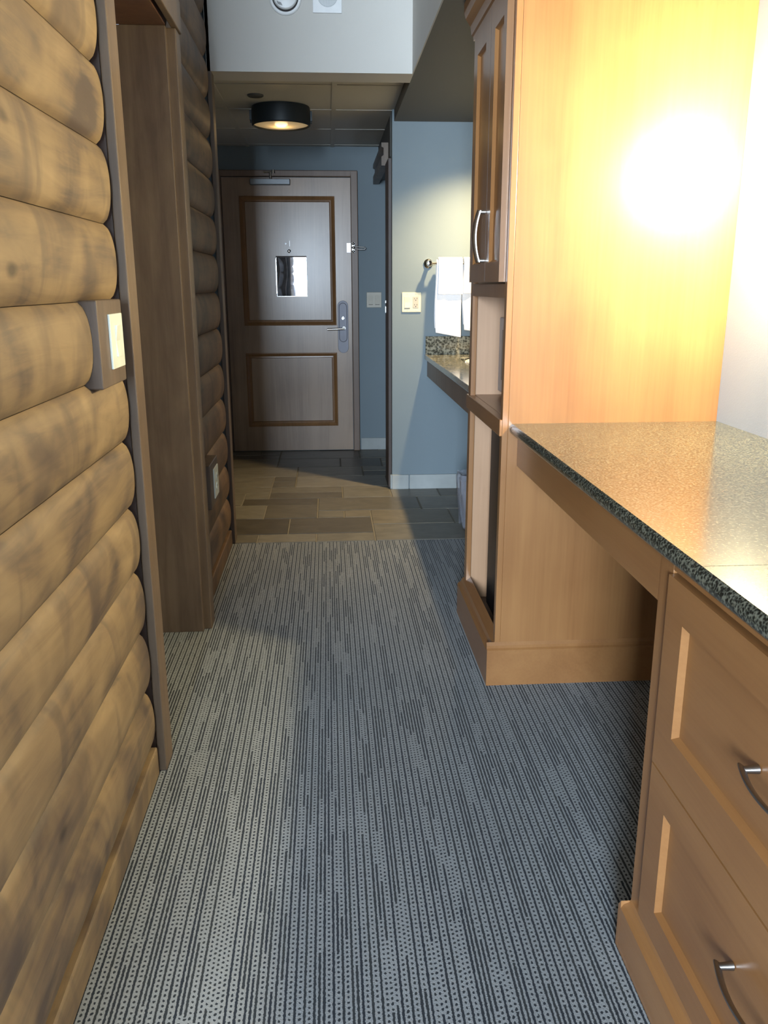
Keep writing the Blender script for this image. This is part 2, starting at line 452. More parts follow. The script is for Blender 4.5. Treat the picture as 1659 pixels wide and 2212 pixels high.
# entry hall left wall
st('wall_left', boxes((TX - .06, TX, 4.115, YB, 0, ZE)), M['wall'])
st('wall_left', boxes((TX - .06, -0.506, 4.06, 4.115, 0, ZH + .02)), M['wall'])
# walls
st('wall_right', boxes((XR, XR + .1, YN, 5.134, 0, ZH)), M['wall_white'])
st('wall_right', boxes((0.386, 1.9, 5.134, 5.25, 0, ZE), (0.386, 0.47, 5.25, 5.42, 0, 1.98)), M['wall'])      # faces the camera beside the vanity
st('wall_back', boxes((TX - .06, 1.95, YB, YB + .1, 0, ZE)), M['wall'])
st('wall_right', boxes((1.9, 1.95, 5.134, YB, 0, ZE)), M['wall'])
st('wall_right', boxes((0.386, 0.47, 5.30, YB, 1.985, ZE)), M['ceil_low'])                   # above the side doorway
# ceilings
st('ceiling', boxes((TX - .06, 1.95, YH + .17, YB + .1, ZE, ZE + .05)), M['ceil'])
st('ceiling', boxes((-2.3, 0.397, YN - .1, YH, ZH, ZH + .05)), M['header'])
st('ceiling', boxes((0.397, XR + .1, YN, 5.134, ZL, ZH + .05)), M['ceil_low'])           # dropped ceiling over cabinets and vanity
# left face and front beam of the dropped ceiling
st('wall_header', boxes((0.392, 0.397, YN, YH, ZL, ZH)), M['header'])
st('wall_header', boxes((-0.504, 0.397, YH, YH + .17, ZL, ZH + .05)), M['header'])
# thin rails of the panelled entry ceiling
bm = bmesh.new()
box(bm, 0.042, 0.068, YH + .17, YB, ZE - .004, ZE); box(bm, -0.56, -0.535, YH + .17, YB, ZE - .004, ZE)
for y in (4.55, 5.16, 5.77, 6.38): box(bm, TX, 0.386, y - .006, y + .006, ZE - .003, ZE)
st('trim_2', bm, M['ceil'])
# rear room behind the camera: walls and window
st('wall_rear', boxes((-2.3, -1.34, YN - .08, YN, 0, ZH), (-0.30, XR + .1, YN - .08, YN, 0, ZH), (-1.34, -0.30, YN - .08, YN, 0, 0.88), (-1.34, -0.30, YN - .08, YN, 2.22, ZH)), M['room_wall'])
st('wall_left', boxes((-2.3, -2.25, YN, 0.2, 0, ZH)), M['room_wall'])
st('wall_left', boxes((-2.3, XL - .02, 0.12, 0.2, 0, ZH)), M['room_wall'])
wf = empty('window_1', (-0.87, YN, 0.78), kind='structure')
obj('window_frame', boxes((-1.34, -1.30, YN - .07, YN + .01, 0.88, 2.22), (-0.34, -0.30, YN - .07, YN + .01, 0.88, 2.22), (-1.30, -0.34, YN - .07, YN + .01, 0.88, 0.92), (-1.30, -0.34, YN - .07, YN + .01, 2.18, 2.22)), M['white_plastic'], wf, bevel=0.003)
# tile skirting at the back and beside the vanity
bm = bmesh.new()
for a, b in ((0.386, 0.492), (0.496, 0.80), (0.804, XR)): box(bm, a, b - .002, 5.122, 5.134, 0, 0.092)
for a, b in ((5.134, 5.25), (5.254, 5.42)): box(bm, 0.375, 0.386, a, b, 0, 0.092)
st('baseboard_right', bm, M['base_tile'], bevel=0.0015)
st('baseboard_back', boxes((0.242, 0.62, YB - .012, YB, 0, 0.092), (0.624, 0.95, YB - .012, YB, 0, 0.092)), M['base_tile'], bevel=0.0015)
# side doorway: dark jamb edge and wooden head casing
d3 = empty('door_3', (0.386, 5.8, 0), kind='structure')
obj('jamb', boxes((0.366, 0.386, 5.18, 5.44, 0.0, 1.96)), M['dark_wood'], d3, bevel=0.002)
bm = bmesh.new()
prism(bm, [(0.386, 1.955), (0.345, 1.955), (0.345, 2.005), (0.358, 2.015), (0.358, 2.055), (0.345, 2.062), (0.345, 2.085), (0.386, 2.085)], 5.46, 6.44, 'Y')
obj('head_casing', bm, M['board'], d3)
bm = bmesh.new(); box(bm, 0.362, 0.366, 5.40, 5.43, 1.08, 1.12); box(bm, 0.362, 0.366, 5.40, 5.43, 1.14, 1.155)
obj('strike_plate', bm, M['chrome'], d3)

# ------------------------------------------------------------------ entry door
d2 = empty('door_2', (-0.28, YB, 0), 'brown two-panel wooden entry door in a wooden frame', kind='structure')
DL, DR, DT, YD = -0.745, 0.180, 1.998, YB - 0.022
P = lambda u_, v_, d_: (u_, YD + d_, v_)
H1 = (-0.620, 0.060, 0.962, 1.868); H2 = (-0.620, 0.060, 0.200, 0.752)
bm = bmesh.new(); slab(bm, P, DL, DR, 0.006, DT, [H1, H2], 0.009, 0.004, 0.02)
leaf = obj('door_leaf', bm, M['door'], d2)
def ring(bm, h, w, y0, prof):
    """mitred frame of a moulding inside rectangle h; prof = [(inset, d)]"""
    rings = []
    for ins, d in prof:
        rings.append([bm.verts.new((x, y0 + d, z)) for x, z in ((h[0] + ins, h[2] + ins), (h[1] - ins, h[2] + ins), (h[1] - ins, h[3] - ins), (h[0] + ins, h[3] - ins))])
    for a, b in zip(rings, rings[1:]):
        for k in range(4): bm.faces.new((a[k], a[(k + 1) % 4], b[(k + 1) % 4], b[k]))
for h in (H1, H2):
    bm = bmesh.new(); ring(bm, h, .04, YD, [(-0.004, 0.0), (-0.004, -0.006), (0.004, -0.008), (0.012, -0.003), (0.022, 0.002), (0.032, 0.001), (0.036, 0.0085)])
    obj('panel_moulding', bm, M['door_mould'], leaf)
obj('door_frame', boxes((-0.800, DL - .004, YB - .045, YB, 0, 2.045), (DR + .004, 0.232, YB - .045, YB, 0, 2.045), (DL - .004, DR + .004, YB - .045, YB, DT + .004, 2.045)), M['door_frame'], d2, bevel=0.005)
# lever lock
def oval(bm, cx, z0, z1, r, y0, y1, n=14):
    pts = []
    for i in range(n + 1): t = math.pi * i / n; pts.append((cx + r * math.cos(t), z1 - r + r * math.sin(t)))
    for i in range(n + 1): t = math.pi + math.pi * i / n; pts.append((cx + r * math.cos(t), z0 + r + r * math.sin(t)))
    prism(bm, pts, y0, y1, 'Y')
lk = empty('lock', (0.113, YD, 0.9), None); lk.parent = d2; lk.location = Vector((0.113, YD, 0.75)) - world_loc(d2)
bm = bmesh.new(); oval(bm, 0.113, 0.752, 1.138, 0.040, YD - .006, YD); obj('lock_plate', bm, M['steel_plate'], lk, bevel=0.002)
bm = bmesh.new(); oval(bm, 0.113, 0.835, 1.122, 0.030, YD - .022, YD - .005); obj('lock_body', bm, M['steel_plate'], lk, bevel=0.004)
bm = bmesh.new(); cyl(bm, (0.118, YD - .02, 0.938), (0.118, YD - .055, 0.938), 0.017, 0.013); cyl(bm, (0.125, YD - .052, 0.934), (-0.006, YD - .052, 0.930), 0.0085); obj('lever_handle', bm, M['chrome'], lk, smooth=True)
bm = bmesh.new(); cyl(bm, (0.113, YD - .02, 1.010), (0.113, YD - .030, 1.010), 0.012); box(bm, 0.108, 0.118, YD - .045, YD - .028, 0.998, 1.026); obj('thumb_turn', bm, M['chrome'], lk, bevel=0.001)
# swing bar guard
gd = empty('swing_bar_latch', (0, 0, 0)); gd.parent = d2; gd.location = Vector((0.19, YD, 1.5)) - world_loc(d2)
bm = bmesh.new(); box(bm, 0.148, 0.178, YD - .008, YD, 1.482, 1.548); cyl(bm, (0.163, YD - .006, 1.538), (0.163, YD - .02, 1.538), 0.009); cyl(bm, (0.163, YD - .006, 1.493), (0.163, YD - .02, 1.493), 0.009)
obj('keeper_plate', bm, M['pewter'], gd, smooth=True)
bm = bmesh.new(); box(bm, 0.186, 0.206, YD - .032, YD - .022, 1.480, 1.550)
for z in (1.488, 1.515, 1.542): lathe(bm, (0.196, YD - .030, z), (0, -1, 0), [(0.011, 0), (0.010, .007), (0.005, .011), (0, .012)], 16)
obj('hinge_plate', bm, M['chrome'], gd, smooth=True)
bm = bmesh.new(); tube(bm, [(0.200, YD - .040, 1.524), (0.24, YD - .046, 1.520), (0.278, YD - .050, 1.518), (0.287, YD - .050, 1.511), (0.278, YD - .050, 1.503), (0.24, YD - .046, 1.503), (0.200, YD - .040, 1.506)], 0.0045)
obj('swing_bar', bm, M['pewter'], gd, smooth=True)
# closer, peephole
cl = obj('door_closer', boxes((-0.537, -0.252, YD - .05, YD, 1.945, 1.985)), M['closer'], d2, bevel=0.004)
bm = bmesh.new(); cyl(bm, (-0.39, YD - .03, 1.985), (-0.39, YD - .03, 2.03), 0.009); tube(bm, [(-0.39, YD - .03, 2.025), (-0.44, YD - .05, 2.028), (-0.37, YD - .03, 2.033)], 0.006); cyl(bm, (-0.37, YD - .03, 2.02), (-0.37, YD - .03, 2.045), 0.014)
obj('closer_arm', bm, M['chrome'], cl, smooth=True)
bm = bmesh.new(); lathe(bm, (-0.275, YD + .009, 1.492), (0, -1, 0), [(0.013, 0), (0.013, .004), (0.009, .007), (0.006, .006), (0.0, .0055)], 20)
obj('peephole', bm, M['chrome'], leaf, smooth=True)
bm = bmesh.new(); lathe(bm, (-0.300, YD + .009, 1.545), (0, -1, 0), [(0.007, 0), (0.007, .002), (0, .0025)], 12)
box(bm, -0.272, -0.269, YD + .007, YD + .0088, 1.525, 1.565)
obj('old_screw_hole', bm, M['pewter'], leaf)

# laminated notice on the door, reflecting the window behind
ns = empty('notice_holder', (-0.265, YD + .009, 1.167), 'glossy reflective notice sheet holder on the entry door below the peephole', 'notice holder')
bm = bmesh.new(); n_ = 14; g = {}
for i in range(n_ + 1):
    for j in range(n_ + 1):
        x = -0.370 + 0.218 * i / n_; z = 1.172 + 0.276 * j / n_
        wv = 0.00022 * math.sin(z * 22) * math.sin((i / n_) * math.pi)
        g[i, j] = bm.verts.new((x, YD - .0015 + wv, z))
for i in range(n_):
    for j in range(n_): bm.faces.new((g[i, j], g[i + 1, j], g[i + 1, j + 1], g[i, j + 1]))
sheet_m = plain('glossy_laminate', (0.30, 0.31, 0.34), 0.015, 0.8, 0.0, var=0.3, scale=18)
obj('laminated_sheet', bm, sheet_m, ns, smooth=True)
obj('backing', boxes((-0.374, -0.149, YD + .002, YD + .009, 1.168, 1.452)), M['nickel'], ns, bevel=0.001)
obj('top_rail', boxes((-0.374, -0.149, YD - .004, YD + .004, 1.448, 1.458)), M['dark_wood'], ns, bevel=0.001)
obj('edge_strip', boxes((-0.378, -0.370, YD - .004, YD + .004, 1.19, 1.44)), M['chrome'], ns, bevel=0.001)

# ------------------------------------------------------------------ electrical plates
def plate_y(name, x0, x1, z0, z1, y, mat, label, cat, rockers, gfci):
    """cover plate on a wall facing the camera"""
    e = empty(name, ((x0 + x1) / 2, y, (z0 + z1) / 2), label, cat)
    obj('cover_plate', boxes((x0, x1, y - .006, y, z0, z1)), mat, e, bevel=0.0025)
    for cx in rockers:
        bm = bmesh.new(); cz = (z0 + z1) / 2
        prism(bm, [(y - .005, cz - .033), (y - .0105, cz - .033), (y - .007, cz), (y - .0085, cz + .033), (y - .005, cz + .033)], cx - .0165, cx + .0165, 'X')
        r = obj('rocker_switch', bm, mat, e, bevel=0.0006)
        obj('rocker_gap', boxes((cx - .0165, cx + .0165, y - .0085, y - .0055, cz - .0365, cz - .0335)), M['slot'], r)
    for cx in gfci:
        cz = (z0 + z1) / 2
        r = obj('socket', boxes((cx - .0165, cx + .0165, y - .0085, y - .005, cz - .033, cz + .033)), M['grey_plate'], e, bevel=0.0008)
        for dz in (.018, -.018):
            for dx in (-.0068, .0068): obj('socket_slot', boxes((cx + dx - .0013, cx + dx + .0013, y - .0092, y - .008, cz + dz, cz + dz + .008)), M['slot'], r)
            bm = bmesh.new(); cyl(bm, (cx, y - .0092, cz + dz - .006), (cx, y - .008, cz + dz - .006), .003, n=10); obj('socket_slot', bm, M['slot'], r)
    for cx in list(rockers) + list(gfci):
        for z in (z0 + .009, z1 - .009):
            bm = bmesh.new(); cyl(bm, (cx, y - .0072, z), (cx, y - .0055, z), .0025, n=10); obj('screw', bm, M['grey_plate'], e)
    return e
plate_y('switch_plate', 0.444, 0.559, 1.092, 1.207, 5.134, M['cream'], 'cream plate with rocker switch and socket on the wall beside the hanging towels', 'switch plate', [0.476], [0.527])
e = plate_y('switch_plate', 0.293, 0.405, 1.086, 1.198, YB, M['grey_plate'], 'dim double switch plate on the blue-grey wall right of the entry door', 'switch plate', [0.324, 0.374], [])
# wooden blocks on the log wall with a plate
def wall_block(name, xface, xback, y0, y1, z0, z1, py0, py1, pz0, pz1, label, cat, sock):
    e = empty(name, (xface, (y0 + y1) / 2, (z0 + z1) / 2), label, cat)
    obj('mounting_block', boxes((xback, xface, y0, y1, z0, z1)), M['board'], e, bevel=0.003)
    p = obj('cover_plate', boxes((xface, xface + .005, py0, py1, pz0, pz1)), M['white_plastic'], e, bevel=0.0015)
    cy, cz = (py0 + py1) / 2, (pz0 + pz1) / 2
    if sock:
        bm = bmesh.new()
        for dz in (.02, -.02): cyl(bm, (xface + .004, cy, cz + dz), (xface + .0075, cy, cz + dz), .0165)
        s = obj('socket', bm, M['white_plastic'], p, bevel=0.0005)
        for dz in (.02, -.02):
            for dy in (-.006, .006): obj('socket_slot', boxes((xface + .007, xface + .008, cy + dy - .0012, cy + dy + .0012, cz + dz - .002, cz + dz + .006)), M['slot'], p)
    else:
        bm = bmesh.new(); prism(bm, [(xface + .004, cz - .033), (xface + .0085, cz - .033), (xface + .006, cz), (xface + .0105, cz + .033), (xface + .004, cz + .033)], cy - .0165, cy + .0165, 'Y')
        obj('rocker_switch', bm, M['white_plastic'], p, bevel=0.0006)
wall_block('light_switch', -0.455, -0.495, 1.725, 1.925, 1.046, 1.222, 1.800, 1.905, 1.080, 1.193, 'white light switch on a brown wooden block on the near log wall', 'light switch', False)
wall_block('wall_outlet', -0.468, -0.52, 3.19, 3.42, 0.40, 0.575, 3.275, 3.39, 0.425, 0.545, 'white outlet on a wooden block low on the orange-lit logs past the doorway', 'outlet', True)

# ------------------------------------------------------------------ header fittings
t = empty('smoke_detector', (-0.155, YH, 2.432), 'round white smoke detector on the pale header, left of the square speaker', 'smoke detector')
bm = bmesh.new(); lathe(bm, (-0.155, YH, 2.434), (0, -1, 0), [(0.068, 0), (0.068, .008), (0.064, .012), (0.056, .012)], 48); obj('base_ring', bm, M['detector'], t, smooth=True)
bm = bmesh.new(); lathe(bm, (-0.155, YH, 2.434), (0, -1, 0), [(0.056, .002), (0.056, .016), (0.052, .020)], 48); obj('vent_ring', bm, M['slot'], t, smooth=True)
bm = bmesh.new(); lathe(bm, (-0.155, YH, 2.436), (0, -1, 0), [(0.052, .016), (0.052, .026), (0.048, .032), (0.030, .036), (0, .037)], 48); cov = obj('cover', bm, M['detector'], t, smooth=True)
bm = bmesh.new()
for k in range(5):
    a = Vector((-0.190 + k * .004, YH - .037, 2.412 - k * .0012)); tube(bm, [a, a + Vector((.006, 0, -.012 + .0)) ], .0009, n=6)
obj('warning_text', bm, M['slot'], cov)
gl = N('green_indicator'); gl.set(Base_Color=(0.1, 0.8, 0.2, 1), Emission_Color=(0.3, 1, 0.3, 1), Emission_Strength=0.7)
bm = bmesh.new(); lathe(bm, (-0.152, YH - .036, 2.428), (0, -1, 0), [(0.0025, 0), (0.0015, .002), (0, .0022)], 12); obj('indicator_light', bm, gl.m, cov)
t = empty('wall_speaker', (0.023, YH, 2.44), 'square white speaker plate with grey mesh on the pale header', 'speaker')
obj('cover_plate', boxes((-0.039, 0.086, YH - .008, YH, 2.378, 2.503)), M['detector'], t, bevel=0.002)
bm = bmesh.new(); cyl(bm, (0.025, YH - .0095, 2.443), (0.025, YH - .007, 2.443), 0.043, n=40); mesh_o = obj('speaker_mesh', bm, M['grey_mesh'], t)
bm = bmesh.new()
for i in range(-9, 10):
    q = i * .0044; r = math.sqrt(max(0, .041 ** 2 - q * q))
    if r > .004:
        box(bm, 0.025 + q - .0006, 0.025 + q + .0006, YH - .0103, YH - .009, 2.443 - r, 2.443 + r); box(bm, 0.025 - r, 0.025 + r, YH - .0103, YH - .009, 2.443 + q - .0006, 2.443 + q + .0006)
obj('mesh_grid', bm, M['detector'], mesh_o)

# ------------------------------------------------------------------ entry ceiling lamp
t = empty('ceiling_lamp', (-0.24, 5.10, ZE), 'round black-rimmed ceiling lamp glowing faintly above the entry', 'ceiling lamp')
bm = bmesh.new(); lathe(bm, (-0.24, 5.10, ZE), (0, 0, -1), [(0.10, 0), (0.160, 0.002), (0.163, .02), (0.163, .095), (0.156, .100), (0.152, .095), (0.150, .06)], 56)
obj('drum_rim', bm, M['black_metal'], t, smooth=True)
n = N('frosted_lens'); n.color((0.72, 0.62, 0.42)); n.set(Roughness=0.35, Transmission_Weight=0.0, Emission_Color=(1, .68, .32, 1), Emission_Strength=0.10)
bm = bmesh.new(); lathe(bm, (-0.24, 5.10, ZE), (0, 0, -1), [(0.152, .090), (0.12, .098), (0.06, .103), (0, .104)], 56)
obj('glass_lens', bm, n.m, t, smooth=True)
nb = N('glowing_bulb_end'); nb.set(Emission_Color=(1, .72, .32, 1), Emission_Strength=2.2)
bm = bmesh.new(); lathe(bm, (-0.24, 5.06, ZE - .103), (0, 0, -1), [(0.016, 0), (0.012, .004), (0, .006)], 20); obj('glowing_bulb', bm, nb.m, t, smooth=True)
for a in (math.pi * 1.02, math.pi * 0.02):
    bm = bmesh.new(); cx, cy = -0.24 + .166 * math.cos(a), 5.10 + .166 * math.sin(a)
    box(bm, cx - .008, cx + .008, cy - .01, cy + .01, ZE - .07, ZE - .02); cyl(bm, (cx, cy, ZE - .085), (cx, cy, ZE - .06), .005, n=10)
    obj('rim_clip', bm, M['black_metal'], t)
bm = bmesh.new(); lathe(bm, (-0.355, 4.80, ZE), (0, 0, -1), [(0.042, 0), (0.042, .006), (0.036, .010), (0, .010)], 28)
tag(obj('sprinkler_cover', bm, M['ceil_low'], smooth=True), 'small round concealed sprinkler cover on the entry ceiling', 'sprinkler cover')

# downlight over the vanity
t = empty('downlight', (0.86, 4.70, ZL), 'recessed round downlight in the dropped ceiling over the vanity', 'downlight')
bm = bmesh.new(); lathe(bm, (0.86, 4.70, ZL), (0, 0, -1), [(0.070, 0), (0.070, .004), (0.055, .006), (0.050, 0.0)], 40); obj('trim_ring', bm, M['white_plastic'], t, smooth=True)

# ------------------------------------------------------------------ vanity
t = empty('vanity_counter', (0.88, 4.2, 0.0), 'mottled granite vanity counter with brown wooden apron against the blue-grey wall', 'vanity counter')
bm = bmesh.new(); x0v, x1v, y0v, y1v = 0.583, XR - .002, 3.30, 5.132
holes = [(0.745, 1.075, 4.22, 4.86)]
slab(bm, lambda u_, v_, d_: (u_, v_, 0.842 - d_), x0v, x1v, y0v, y1v, holes, 0.029, 0.002, 0.03)
obj('countertop', bm, M['granite_vanity'], t, bevel=0.004)
obj('backsplash', boxes((0.588, XR - .003, 5.112, 5.132, 0.842, 0.950)), M['granite_vanity'], t, bevel=0.002)
obj('backsplash', boxes((XR - .02, XR - .003, 3.30, 5.112, 0.842, 0.950)), M['granite_vanity'], t, bevel=0.002)
obj('apron', boxes((0.600, 0.622, 3.06, 5.132, 0.708, 0.812)), M['door_frame'], t, bevel=0.002)
bm = bmesh.new(); lathe(bm, (0.91, 4.54, 0.8425), (0, 0, -1), [(0.17, 0), (0.168, -.006), (0.160, -.006), (0.150, .01), (0.12, .028), (0, .029)], 40)
for v in bm.verts: v.co.y = 4.54 + (v.co.y - 4.54) * 1.3
obj('sink_basin', bm, M['ceramic'], t, smooth=True)
t = empty('trash_bin', (0.80, 4.22, 0), 'small bin with clear crumpled plastic liner under the vanity', 'bin')
bm = bmesh.new(); lathe(bm, (0.80, 4.22, 0), (0, 0, 1), [(0, .002), (0.105, .002), (0.13, .27), (0.126, .27), (0.10, .01), (0, .01)], 32); obj('bin_body', bm, M['micro'], t, smooth=True)
n = N('clear_plastic_liner'); n.set(Base_Color=(0.5, 0.52, 0.6, 1), Roughness=0.15, Alpha=0.35, Specular_IOR_Level=0.9)
bm = bmesh.new(); lathe(bm, (0.80, 4.22, 0), (0, 0, 1), [(0.117, .02), (0.128, .10), (0.139, .20), (0.144, .275), (0.136, .30), (0.124, .292), (0.118, .24)], 60)
rr = random.Random(3)
for v in bm.verts:
    d = Vector((v.co.x - .80, v.co.y - 4.22, 0)); a = math.atan2(d.y, d.x)
    k = 1 + 0.035 * math.sin(a * 9 + v.co.z * 30) + rr.uniform(-.045, .045); v.co.x = .80 + d.x * k; v.co.y = 4.22 + d.y * k; v.co.z += rr.uniform(-.006, .006)
obj('plastic_liner', bm, n.m, t, smooth=True)

# towel bar and towels
YT, ZT = 5.062, 1.372
t = empty('towel_bar', (0.86, 5.134, ZT), 'chrome towel bar on the wall above the vanity backsplash', 'towel bar')
bm = bmesh.new(); cyl(bm, (0.60, YT, ZT), (1.10, YT, ZT), .0075); obj('rail', bm, M['chrome'], t, smooth=True)
for x in (0.600, 1.10):
    bm = bmesh.new(); lathe(bm, (x, 5.134, ZT), (0, -1, 0), [(0.027, 0), (0.027, .006), (0.020, .012), (0.011, .016), (0.011, .055), (0.017, .060), (0.019, .072), (0.015, .084), (0, .088)], 28)
    obj('bar_bracket', bm, M['chrome'], t, smooth=True)
def towel_obj(name, x0, x1, rad, zf, zb, thick, label, group, seed, skew=0.0):
    """cloth folded over the bar, with real thickness; zf/zb = bottom of the front and rear flaps"""
    r_ = random.Random(seed); bm = bmesh.new()
    path = []
    n1 = 16
    for i in range(n1): path.append((-rad, zf + (ZT - zf) * i / n1))
    for i in range(9): a = math.pi - math.pi * i / 8; path.append((rad * math.cos(a), ZT + rad * math.sin(a)))
    for i in range(1, n1 + 1): path.append((rad, ZT - (ZT - zb) * i / n1))
    nw = 16; rows = []; ph = r_.uniform(0, 6)
    for s, (dy, z) in enumerate(path):
        row = []
        hang = max(0, ZT - z)
        for i in range(nw + 1):
            q = i / nw; x = x0 + (x1 - x0) * q
            fold = 0.010 * hang / 0.35 * (0.6 + 0.4 * math.sin(q * 7.5 + ph)) * (1 if dy <= 0 else 0.0) + 0.002 * math.sin(q * 16 + z * 20)
            xx = x + 0.010 * hang / .35 * math.sin(z * 9 + ph) * (1 - q)
            yy = YT + dy - (fold if dy <= 0 else -0.2 * fold)
            zz = z + (skew * q * hang if dy <= 0 else 0)
            row.append(bm.verts.new((xx, yy, zz)))
        rows.append(row)
    for a, b in zip(rows, rows[1:]):
        for i in range(nw): bm.faces.new((a[i], a[i + 1], b[i + 1], b[i]))
    o = obj(name, bm, M['towel'], smooth=True, loc=(x0, YT, ZT))
    m = o.modifiers.new('thickness', 'SOLIDIFY'); m.thickness = thick; m.offset = 1
    m = o.modifiers.new('round', 'BEVEL'); m.width = thick * .35; m.segments = 2; m.limit_method = 'ANGLE'
    tag(o, label, 'towel', group); return o
towel_obj('bath_towel', 0.640, 0.788, 0.012, 0.975, 1.00, 0.009, 'white bath towel, left one on the towel bar, under the folded hand towel', 'towels on the chrome bar', 1, -0.07)
towel_obj('bath_towel', 0.800, 0.950, 0.012, 0.99, 1.02, 0.009, 'white bath towel on the towel bar, half hidden behind the tall cabinet', 'towels on the chrome bar', 2, -0.05)
towel_obj('hand_towel', 0.650, 0.792, 0.026, 1.195, 1.21, 0.009, 'small white hand towel laid over the left bath towel', 'towels on the chrome bar', 3)
towel_obj('hand_towel', 0.800, 0.945, 0.026, 1.20, 1.22, 0.009, 'small white hand towel laid over the bath towel next to the tall cabinet', 'towels on the chrome bar', 4)

# ------------------------------------------------------------------ tall cabinet
CY0, CY1, CX, CXF = 2.436, 3.055, 0.530, 0.512
t = empty('tall_cabinet', (0.85, 2.75, 0), 'tall honey maple cabinet with upper door, open microwave niche and fridge niche', 'cabinet')
obj('side_panel', boxes((CX, XR, CY0, CY0 + .02, 0.0, ZL)), M['maple'], t, bevel=0.0015)
obj('side_panel', boxes((CX, XR, CY1 - .02, CY1, 0.0, ZL)), M['maple_in'], t, bevel=0.0015)
obj('back_panel', boxes((XR - .012, XR, CY0 + .02, CY1 - .02, 0.0, ZL)), M['maple_in'], t)
obj('cabinet_top', boxes((CX, XR - .012, CY0 + .02, CY1 - .02, ZL - .03, ZL - .002)), M['maple_in'], t)
# face frame
bm = boxes((CXF, CX, CY0, CY0 + .028, 0.10, ZL), (CXF, CX, CY1 - .045, CY1, 0.10, ZL), (CXF, CX, CY0 + .028, CY1 - .045, 1.212, 1.253), (CXF, CX, CY0 + .028, CY1 - .045, 2.045, ZL))
obj('face_frame', bm, M['maple'], t, bevel=0.0015)
obj('shelf', boxes((CX, XR - .012, CY0 + .02, CY1 - .02, 1.212, 1.232)), M['maple_in'], t)
obj('shelf', boxes((CX, XR - .012, CY0 + .02, CY1 - .02, 0.842, 0.862), (CXF - .008, CX, CY0 + .001, CY1 - .001, 0.812, 0.862)), M['maple_y'], t, bevel=0.002)
obj('cabinet_floor', boxes((CX, XR - .012, CY0 + .02, CY1 - .02, 0.05, 0.07)), M['dark_wood'], t)
# plinth with moulded top
bm = bmesh.new()
prism(bm, [(CX, 0), (0.486, 0), (0.486, .118), (0.492, .126), (0.500, .130), (0.505, .142), (CX, .160)], CY0 + .0005, CY1, 'Y')
prism(bm, [(CY0, 0), (CY0 - .012, 0), (CY0 - .012, .122), (CY0 - .006, .127), (CY0 - .006, .136), (CY0, .146)], 0.486, XR, 'X')
obj('plinth', bm, M['maple_y'], t)
# crown
bm = bmesh.new()
prism(bm, [(CXF, 2.035), (CXF - .008, 2.035), (CXF - .010, 2.048), (CXF - .016, 2.052), (CXF - .020, 2.078), (CXF - .036, 2.100), (CXF - .042, 2.118), (CXF - .042, 2.146), (CXF, 2.146)], CY0 + .0, CY1 + .02, 'Y')
obj('crown_moulding', bm, M['maple_y'], t)
# door: two narrow recessed panels
bm = bmesh.new()
slab(bm, lambda u_, v_, d_: (CXF - .020 + d_, u_, v_), CY0 + .024, 2.975, 1.258, 2.032, [(2.50, 2.625, 1.315, 1.955), (2.765, 2.915, 1.315, 1.955)], 0.010, 0.007, 0.019)
dr = obj('door', bm, M['maple'], t)
obj('door_bead', boxes((CXF - .0205, CXF - .0200, 2.684, 2.686, 1.26, 2.03)), M['dark_wood'], dr)
def bow_handle(x, yc, zc, L, vertical, mat, parent, proj=0.032, w=0.0035, tk=0.0085):
    bm = bmesh.new(); n = 16; pts = []
    for i in range(n + 1):
        q = -1 + 2 * i / n; d = proj * (1 - 0.42 * q * q); s = q * L / 2
        pts.append((x - d, yc, zc + s) if vertical else (x - d, yc + s, zc))
    tube(bm, pts, w, tk) if vertical else tube(bm, pts, w, tk)
    for s in (-1, 1):
        q = 0.93; d = proj * (1 - .42 * q * q)
        a = (yc, zc + s * q * L / 2) if vertical else (yc + s * q * L / 2, zc)
        cyl(bm, (x, *a), (x - d, *a), .0065, .005, n=14)
    return obj('handle', bm, mat, parent, smooth=True)
bow_handle(CXF - .020, 2.705, 1.395, 0.155, True, M['nickel'], dr)

# microwave
t = empty('microwave', (0.75, 2.77, 0.864), 'grey microwave in the open niche of the tall cabinet', 'microwave')
obj('housing', boxes((0.615, 1.05, 2.52, 2.955, 0.884, 1.142)), M['micro'], t, bevel=0.004)
obj('door', boxes((0.600, 0.614, 2.62, 2.955, 0.886, 1.140)), M['micro'], t, bevel=0.003)
obj('door_window', boxes((0.5985, 0.601, 2.66, 2.90, 0.93, 1.10)), M['black'], t)
obj('control_panel', boxes((0.600, 0.614, 2.52, 2.617, 0.886, 1.140)), M['black'], t, bevel=0.002)
for x in (0.65, 1.0):
    for y in (2.56, 2.92):
        bm = bmesh.new(); cyl(bm, (x, y, 0.8622), (x, y, 0.885), .012, n=14); obj('foot', bm, M['black'], t)
# mini fridge
t = empty('mini_fridge', (0.82, 2.69, 0.07), 'black mini fridge in the lower niche of the tall cabinet', 'fridge')
obj('housing', boxes((0.625, 1.12, 2.478, 2.885, 0.085, 0.765)), M['fridge'], t, bevel=0.006)
obj('door', boxes((0.568, 0.620, 2.478, 2.885, 0.105, 0.765)), M['fridge'], t, bevel=0.006)
obj('door_gasket', boxes((0.620, 0.625, 2.485, 2.878, 0.11, 0.76)), M['pewter'], t)
for x in (0.66, 1.08):
    for y in (2.52, 2.84):
        bm = bmesh.new(); cyl(bm, (x, y, 0.0702), (x, y, 0.086), .015, n=14); obj('foot', bm, M['black'], t)

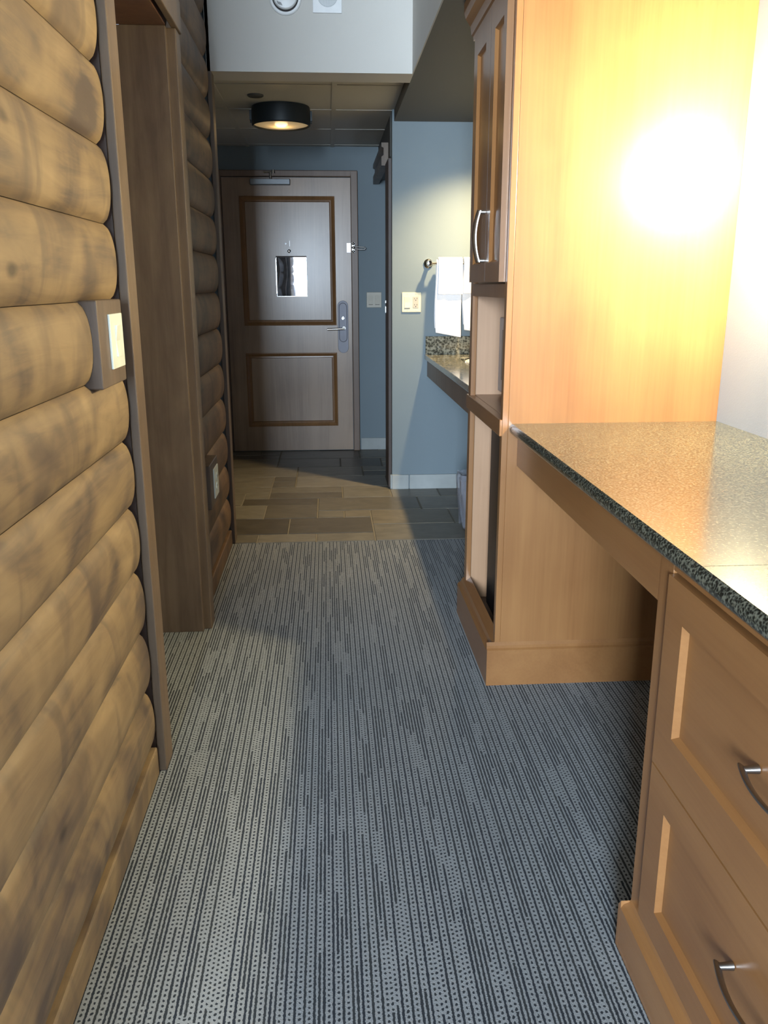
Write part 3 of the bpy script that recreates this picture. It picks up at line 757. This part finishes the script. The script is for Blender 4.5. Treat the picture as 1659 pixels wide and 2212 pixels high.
# ------------------------------------------------------------------ desk
t = empty('desk_counter', (0.85, 1.4, 0.82), 'long polished dark granite desk counter with wooden apron along the right wall', 'counter')
bm = bmesh.new()
e0, e1 = 0.534, XR; zt, zb = 0.850, 0.820
prof = [(e1, zb), (e0 + .006, zb), (e0 + .001, zb + .006), (e0, zb + .015), (e0 + .002, zt - .006), (e0 + .008, zt), (e1, zt)]
prism(bm, prof, 1.128, CY0 - .001, 'Y'); prism(bm, prof, 0.36, 1.1265, 'Y')
obj('granite_slab', bm, M['granite'], t, smooth=True)
obj('apron', boxes((0.560, 0.582, 1.316, CY0 - .001, 0.722, 0.819)), M['maple_y'], t, bevel=0.001)
t = empty('drawer_cabinet', (0.85, 0.87, 0), 'maple drawer cabinet under the granite desk counter', 'cabinet')
UX = 0.585
obj('carcass', boxes((UX, XR, 0.43, 1.315, 0.02, 0.818)), M['maple'], t, bevel=0.001)
obj('face_frame', boxes((0.559, UX, 1.262, 1.3155, 0.10, 0.818), (0.559, UX, 0.43, 0.483, 0.10, 0.818), (0.559, UX, 0.483, 1.262, 0.797, 0.818)), M['maple'], t, bevel=0.001)
bm = bmesh.new()
prism(bm, [(UX, 0), (0.540, 0), (0.540, .092), (0.546, .100), (0.556, .104), (0.562, .118), (UX, .124)], 0.43, 1.3145, 'Y')
prism(bm, [(1.315, 0), (1.327, 0), (1.327, .092), (1.315, .108)], 0.540, XR, 'X')
obj('plinth', bm, M['maple_y'], t)
for z0, z1, h0, h1, zh in ((0.448, 0.792, 0.527, 0.727, 0.640), (0.128, 0.444, 0.186, 0.384, 0.322)):
    bm = bmesh.new()
    slab(bm, lambda u_, v_, d_: (0.550 + d_, u_, v_), 0.486, 1.258, z0, z1, [(0.555, 1.192, h0, h1)], 0.010, 0.008, 0.034)
    d = obj('drawer', bm, M['maple_y'], t)
    bow_handle(0.559, 0.872, zh - .012, 0.155, False, M['pewter'], d, proj=0.034)

# ------------------------------------------------------------------ lamp on the right wall, just out of frame
t = empty('wall_lamp', (XR, 1.80, 1.60), 'wall lamp with pale drum shade above the desk counter', 'wall lamp')
bm = bmesh.new(); lathe(bm, (XR, SCONCE[1], 1.42), (-1, 0, 0), [(0.045, 0), (0.045, .008), (0.02, .014), (0, .014)], 28); tube(bm, [(XR - .01, SCONCE[1], 1.42), (SCONCE[0], SCONCE[1], 1.42), (SCONCE[0], SCONCE[1], 1.53)], .006)
obj('bracket', bm, M['nickel'], t, smooth=True)
n = N('fabric_shade'); n.set(Base_Color=(0.9, 0.86, 0.76, 1), Roughness=0.9, Alpha=0.35)
bm = bmesh.new(); cyl(bm, (SCONCE[0], SCONCE[1], 1.52), (SCONCE[0], SCONCE[1], 1.68), 0.052, .040, n=40, caps=False)
obj('lamp_shade', bm, n.m, t, smooth=True)
